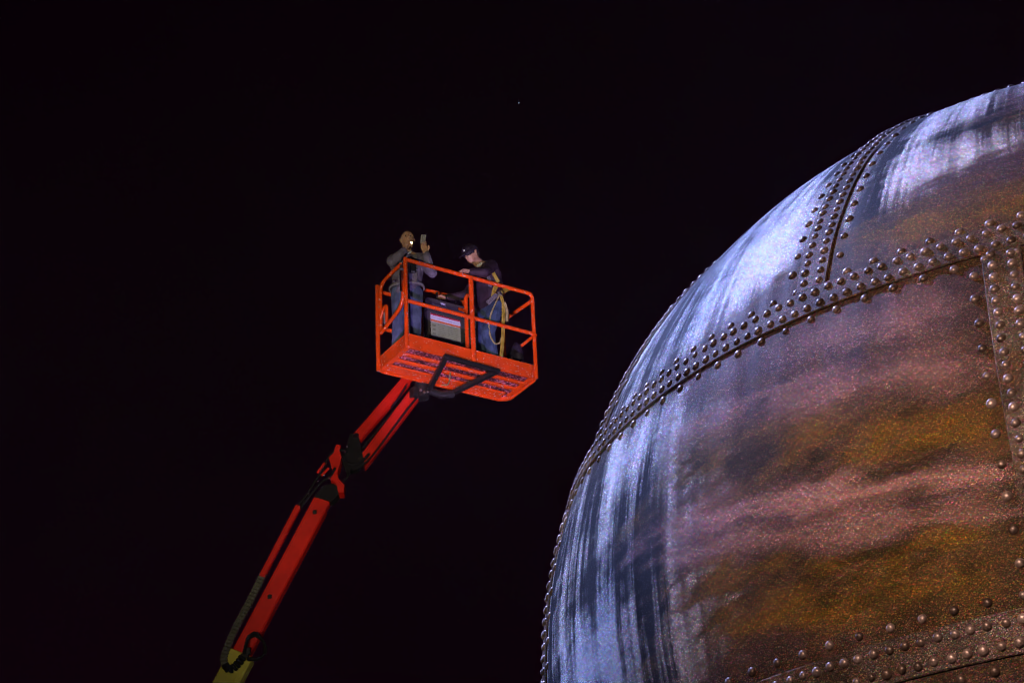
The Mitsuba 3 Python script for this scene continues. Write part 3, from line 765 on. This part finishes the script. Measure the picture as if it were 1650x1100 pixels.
body = [hull((hipR, 0.09), (hipL, 0.09), (pel + A3(0, 0, 0.12), 0.09)), hull((pel + A3(0, 0, 0.1), 0.10), (chest + s2 * 0.08, 0.10), (chest - s2 * 0.08, 0.10)),
        hull((shR, 0.055), (shL, 0.055), (chest + s2 * 0.07, 0.09), (chest - s2 * 0.07, 0.09), (neck, 0.05)), hull((neck, 0.060), (hd + A3(0.035, 0, -0.05), 0.060))]
body += hp + limb([shR, elR, wrR], [0.05, 0.038, 0.026]) + limb([shL, elL, wrL], [0.05, 0.038, 0.026])
body += limb([hipR, knR, anR], [0.08, 0.055, 0.036]) + limb([hipL, knL, anL], [0.08, 0.055, 0.036])
body += hand(wrL, (-0.97, 0.05, -0.10), (-0.15, 0.1, -1.0), 0.75, thumb_side=-1)
body += hand(wrR, (-0.93, 0.25, 0.02), (-0.1, 0.1, -1.0), 0.55, thumb_side=1)
add(p2, 'body', flesh(body, 0.014, 4), 'skin', True, M=ML)
jk = [hull((pel - s2 * 0.08 + A3(0, 0, 0.0), 0.115), (pel + s2 * 0.08 + A3(0, 0, 0.0), 0.115), (pel + A3(0, 0, 0.15), 0.13)),
      hull((pel + A3(0, 0, 0.08) + s2 * 0.06, 0.125), (pel + A3(0, 0, 0.08) - s2 * 0.06, 0.125), (chest + s2 * 0.085, 0.14), (chest - s2 * 0.085, 0.14)),
      hull((shR, 0.078), (shL, 0.078), (chest + s2 * 0.07, 0.125), (chest - s2 * 0.07, 0.125), (neck + A3(0.03, 0, -0.03), 0.06))]
jk += limb([shR, elR, wrR + norm(elR - wrR) * 0.03], [0.080, 0.066, 0.046]) + limb([shL, elL, wrL + norm(elL - wrL) * 0.04], [0.080, 0.066, 0.046])
jm = flesh(jk, 0.022, 5); jm.vertices += jm.vertex_normals * ((meshkit.fbm(jm.vertices * 13, 3, 18) - 0.5) * 0.030)[:, None]
add(p2, 'jacket', jm, 'dark_jacket', True, M=ML)
tr = limb([hipR, knR, anR], [0.11, 0.082, 0.07]) + limb([hipL, knL, anL], [0.11, 0.082, 0.07]) + [hull((hipR, 0.11), (hipL, 0.11), (pel + A3(0, 0, 0.03), 0.11))]
tm = flesh(tr, 0.025, 5); tm.vertices += tm.vertex_normals * ((meshkit.fbm(tm.vertices * 11, 3, 22) - 0.5) * 0.026)[:, None]
add(p2, 'jeans', tm, 'denim_dark', True, M=ML)
for a in (anR, anL):
    add(p2, 'boot', flesh([hull((a + A3(0.03, 0, -0.045), 0.045), (a + A3(-0.17, -0.02, -0.05), 0.036)), hull((a, 0.05), (a + A3(0.02, 0, -0.03), 0.052))], 0.02, 3), 'boot_leather', True, M=ML)
add(p2, 'cap', flesh([hull((at2(-0.025, 0, 0.045), 0.098), (at2(0.03, 0, 0.048), 0.088), (at2(0.0, 0, 0.075), 0.075)),
                      hull((at2(0.09, 0.06, 0.045), 0.009), (at2(0.09, -0.06, 0.045), 0.009), (at2(0.185, 0.035, 0.015), 0.008), (at2(0.185, -0.035, 0.015), 0.008))], 0.016, 2), 'cap_cloth', True, M=ML, label='black baseball cap with a small white mark on the front')
mk = trimesh.creation.icosphere(2, 1.0); mk.apply_scale((0.012, 0.026, 0.016)); mk.apply_translation((0, 0, 0))
add(p2, 'cap_mark', trimesh.creation.icosphere(2, 0.013).apply_translation(at2(0.112, -0.02, 0.072)), 'shirt_white', True, M=ML)
add(p2, 'cap_piping', tube(fillet([at2(0.07, 0.078, 0.045), at2(0.02, 0.099, 0.030), at2(-0.04, 0.095, 0.022)], 0.04), 0.005, 6), 'shirt_white', 40, M=ML)
add(p2, 'hair', flesh([hull((at2(-0.055, 0, -0.005), 0.068), (at2(-0.045, 0, 0.03), 0.080))], 0.016, 2), 'hair_brown', True, M=ML)
add(p2, 'collar', tube(fillet([neck + A3(0.06, 0, 0.03) + s2 * 0.03, neck + s2 * 0.072 + A3(0.0, 0, 0.0), neck + A3(-0.085, 0, -0.075) + s2 * 0.05], 0.05), 0.017, 8), 'shirt_white', 40, M=ML)
# yellow harness of the right man
def web(pts, mat, w=0.02, r=0.010, name='harness_strap', bend=0.06, parent=None):
    pts = fillet(pts, bend)
    t = np.gradient(pts, axis=0); t /= np.linalg.norm(t, axis=1, keepdims=True)
    sd = np.cross(t, s2); sd /= np.linalg.norm(sd, axis=1, keepdims=True) + 1e-9
    return add(parent or p2, name, cat(*[tube(pts + sd * q, r, 6) for q in (-w, 0, w)]), mat, 60, M=ML)


web([chest + s2 * 0.215 + A3(-0.095, 0, 0.0), chest + s2 * 0.222 + A3(-0.05, 0, -0.10), chest + s2 * 0.212 + A3(0.01, 0, -0.17)], 'webbing_yellow')
web([chest + s2 * 0.205 + A3(0.01, 0, -0.18), pel + s2 * 0.205 + A3(-0.10, 0, 0.13), pel + s2 * 0.19 + A3(-0.12, 0, 0.0)], 'webbing_yellow')
web([pel + s2 * 0.20 + A3(0.20, 0.08, 0.27), pel + s2 * 0.228 + A3(0.08, 0, 0.17), pel + s2 * 0.23 + A3(-0.02, 0, 0.09)], 'webbing_yellow')
web([pel + s2 * 0.23 + A3(-0.02, 0, 0.09), pel + s2 * 0.22 + A3(-0.10, 0, 0.03), pel + s2 * 0.17 + A3(-0.18, 0, -0.08)], 'webbing_grey', name='harness_strap')
web([chest + s2 * 0.16 + A3(-0.16, 0, 0.02), chest + s2 * 0.19 + A3(-0.11, 0, -0.12), chest + s2 * 0.19 + A3(-0.10, 0, -0.25)], 'webbing_grey')
add(p2, 'harness_ring', cat(trimesh.creation.torus(0.03, 0.008, 16, 8).apply_transform(trimesh.transformations.rotation_matrix(math.pi / 2, (1, 0, 0))).apply_translation(pel + s2 * 0.242 + A3(-0.02, 0, 0.09)), rbox((0.03, 0.02, 0.03), pel + s2 * 0.24 + A3(-0.10, 0, 0.05))), 'chrome', 40, M=ML)
add(p2, 'leg_loop', tube(fillet([pel + s2 * 0.19 + A3(0.05, 0, -0.02), pel + s2 * 0.185 + A3(0.09, 0, -0.12), pel + s2 * 0.16 + A3(0.10, 0, -0.26)], 0.08), 0.022, 8), 'webbing_pale', 60, M=ML)

# lanyard: hangs from the harness in a loop down to the toe board and up again
k = thing('safety_lanyard', 'pale yellow safety lanyard hanging in a loop behind the front rail', 'lanyard')
lan = fillet([pel + s2 * 0.235 + A3(-0.05, 0, 0.05), A3(1.225, 0.03, 0.80), A3(1.185, 0.035, 0.62), A3(1.20, 0.035, 0.46), A3(1.265, 0.035, 0.37), A3(1.335, 0.035, 0.40), A3(1.36, 0.035, 0.48)], 0.10, 8)
wob = np.linspace(0, 1, len(lan))
add(k, 'rope', tube(lan, 0.0105 + 0.0015 * np.sin(wob * 160), 10), 'webbing_pale', 60, M=ML)
web([A3(1.385, 0.03, 1.10), A3(1.415, 0.03, 0.95), A3(1.395, 0.03, 0.60), A3(1.345, 0.03, 0.20)], 'webbing_yellow', 0.016, 0.011, 'strap', 0.2, parent=k)
add(k, 'hook', trimesh.creation.torus(0.035, 0.009, 16, 8).apply_transform(trimesh.transformations.rotation_matrix(math.pi / 2, (1, 0, 0))).apply_translation((1.395, 0.03, 1.12)), 'chrome', 40, M=ML)

k = thing('tool_bag', 'small dark bag hanging at the far right corner of the basket', 'bag')
tb = flesh([hull((A3(1.80, 0.34, 0.60), 0.05), (A3(1.80, 0.46, 0.58), 0.05), (A3(1.80, 0.33, 0.47), 0.06), (A3(1.79, 0.50, 0.46), 0.06))], 0.025, 4)
tb.vertices += tb.vertex_normals * ((meshkit.fbm(tb.vertices * 16, 3, 2) - 0.5) * 0.05)[:, None]
add(k, 'pouch', tb, 'bag_cloth', True, M=ML)
add(k, 'handle', tube(fillet([A3(1.80, 0.32, 0.62), A3(1.80, 0.36, 0.69), A3(1.80, 0.44, 0.69), A3(1.80, 0.48, 0.61)], 0.05), 0.01, 8), 'bag_cloth', 40, M=ML)
add(k, 'tag', rbox((0.01, 0.10, 0.05), A3(1.73, 0.42, 0.45), b=0.003), 'shirt_white', 30, M=ML)

# ------------------------------------------------------------------ a star, far beyond
sm = trimesh.creation.icosphere(2, 0.9); sm.apply_translation((24.62, 2030.6, 1459.7))
add(None, 'star', sm, 'decal_white', True)
scene['star']['emitter'] = {'type': 'area', 'radiance': rgb((0.18, 0.36, 0.46))}
labels['star'] = {'label': 'single faint pale star high above the basket', 'category': 'star'}

# ------------------------------------------------------------------ show lamps that light the place (all stand outside the picture)
def floodlight(pos, aim, color, cutoff, beam, label, weight=1.0, arm=None):
    k = thing('floodlight', label, 'floodlight')
    pos, aim = np.asarray(pos, float), np.asarray(aim, float)
    d = norm(aim - pos); s = norm(np.cross(d, [0, 0, 1.0])); u = np.cross(s, d); R = np.stack([s, d, u], 1)
    add(k, 'housing', cat(rbox((0.46, 0.34, 0.36), pos - d * 0.24, R, 0.03), rbox((0.54, 0.05, 0.44), pos - d * 0.05, R, 0.01)), 'lamp_housing')
    add(k, 'lens', rbox((0.42, 0.02, 0.32), pos - d * 0.018, R, 0.004), 'decal_white')
    foot = pos - d * 0.24 - A3(0, 0, 0.2)
    if arm is not None:                       # carried by a long arm of a mast that stands well aside
        top = pos - d * 0.24 + A3(0, 0, 0.45); foot = A3(arm[0], arm[1], top[2] + 0.3)
        add(k, 'arm', cat(tube([foot, top], 0.06, 10), tube([top, pos - d * 0.24], 0.03, 8)), 'lamp_housing')
    add(k, 'stand', cat(tube([A3(foot[0], foot[1], 0.0), foot], 0.05, 10), tube([A3(foot[0], foot[1], 0.02), A3(foot[0], foot[1], 0.10)], 0.4, 16)), 'lamp_housing')
    scene[k + '_beam'] = {'type': 'spot', 'to_world': T().look_at(origin=(pos + d * 0.02).tolist(), target=aim.tolist(), up=(0, 0, 1) if abs(d[2]) < 0.95 else (0, 1, 0)),
                          'intensity': rgb(color), 'sampling_weight': float(weight), 'cutoff_angle': cutoff, 'beam_width': beam}


BLUE = np.array([0.34, 0.425, 1.0])
floodlight((-5.0, 16.0, 21.0), C, BLUE * 2050, 18.0, 15.0, 'floodlight on the long arm of a mast high above the lift basket', 2, arm=(-16.0, 16.0))
floodlight((-14.6, 21.7, 15.7), C, BLUE * 520, 14, 12.2, 'tall mast floodlight far left of the lift throwing blue-white light')
floodlight((12.5, 19.5, 21.5), C, BLUE * 1500, 26, 20, 'tall mast floodlight behind the sphere throwing blue-white light')
floodlight((-6.0, -1.0, 10.0), C + A3(1.6, -3.6, -0.9), np.array([1.0, 0.66, 0.50]) * 860, 20, 8, 'tall mast floodlight left of the camera throwing warm light', 2)
floodlight((17.5, 9.0, 5.0), C + A3(0, -2, 0), np.array([1.0, 0.14, 0.05]) * 160, 30, 24, 'side floodlight right of the sphere throwing red light')
floodlight((-1.5, 7.0, 0.9), W((1.0, 0.15, 0)), np.array([0.58, 0.36, 1.0]) * 950, 4.6, 3.4, 'low stand floodlight under the basket throwing violet light')
floodlight((-3.5, 1.5, 2.0), W((0.8, 0.2, 0.4)), np.array([1.0, 0.86, 0.60]) * 570, 14, 8.0, 'low stand floodlight beside the camera aimed at the lift basket', 2)
for k in ('star', 'torch__bulb'):
    scene[k]['emitter']['sampling_weight'] = 0.05

# ------------------------------------------------------------------ thin night air that catches the lamp beams
scene['air'] = {'type': 'homogeneous', 'albedo': 0.95, 'sigma_t': 0.00014}
scene['clear'] = {'type': 'null'}
scene['haze'] = {'type': 'cube', 'to_world': T().translate([0, 0, 14.0]).scale([420, 420, 15.4]), 'bsdf': {'type': 'ref', 'id': 'clear'}, 'interior': {'type': 'ref', 'id': 'air'}}
labels['haze'] = {'label': 'thin night haze in the lamp beams', 'category': 'haze', 'kind': 'stuff'}
scene['camera']['medium'] = {'type': 'ref', 'id': 'air'}
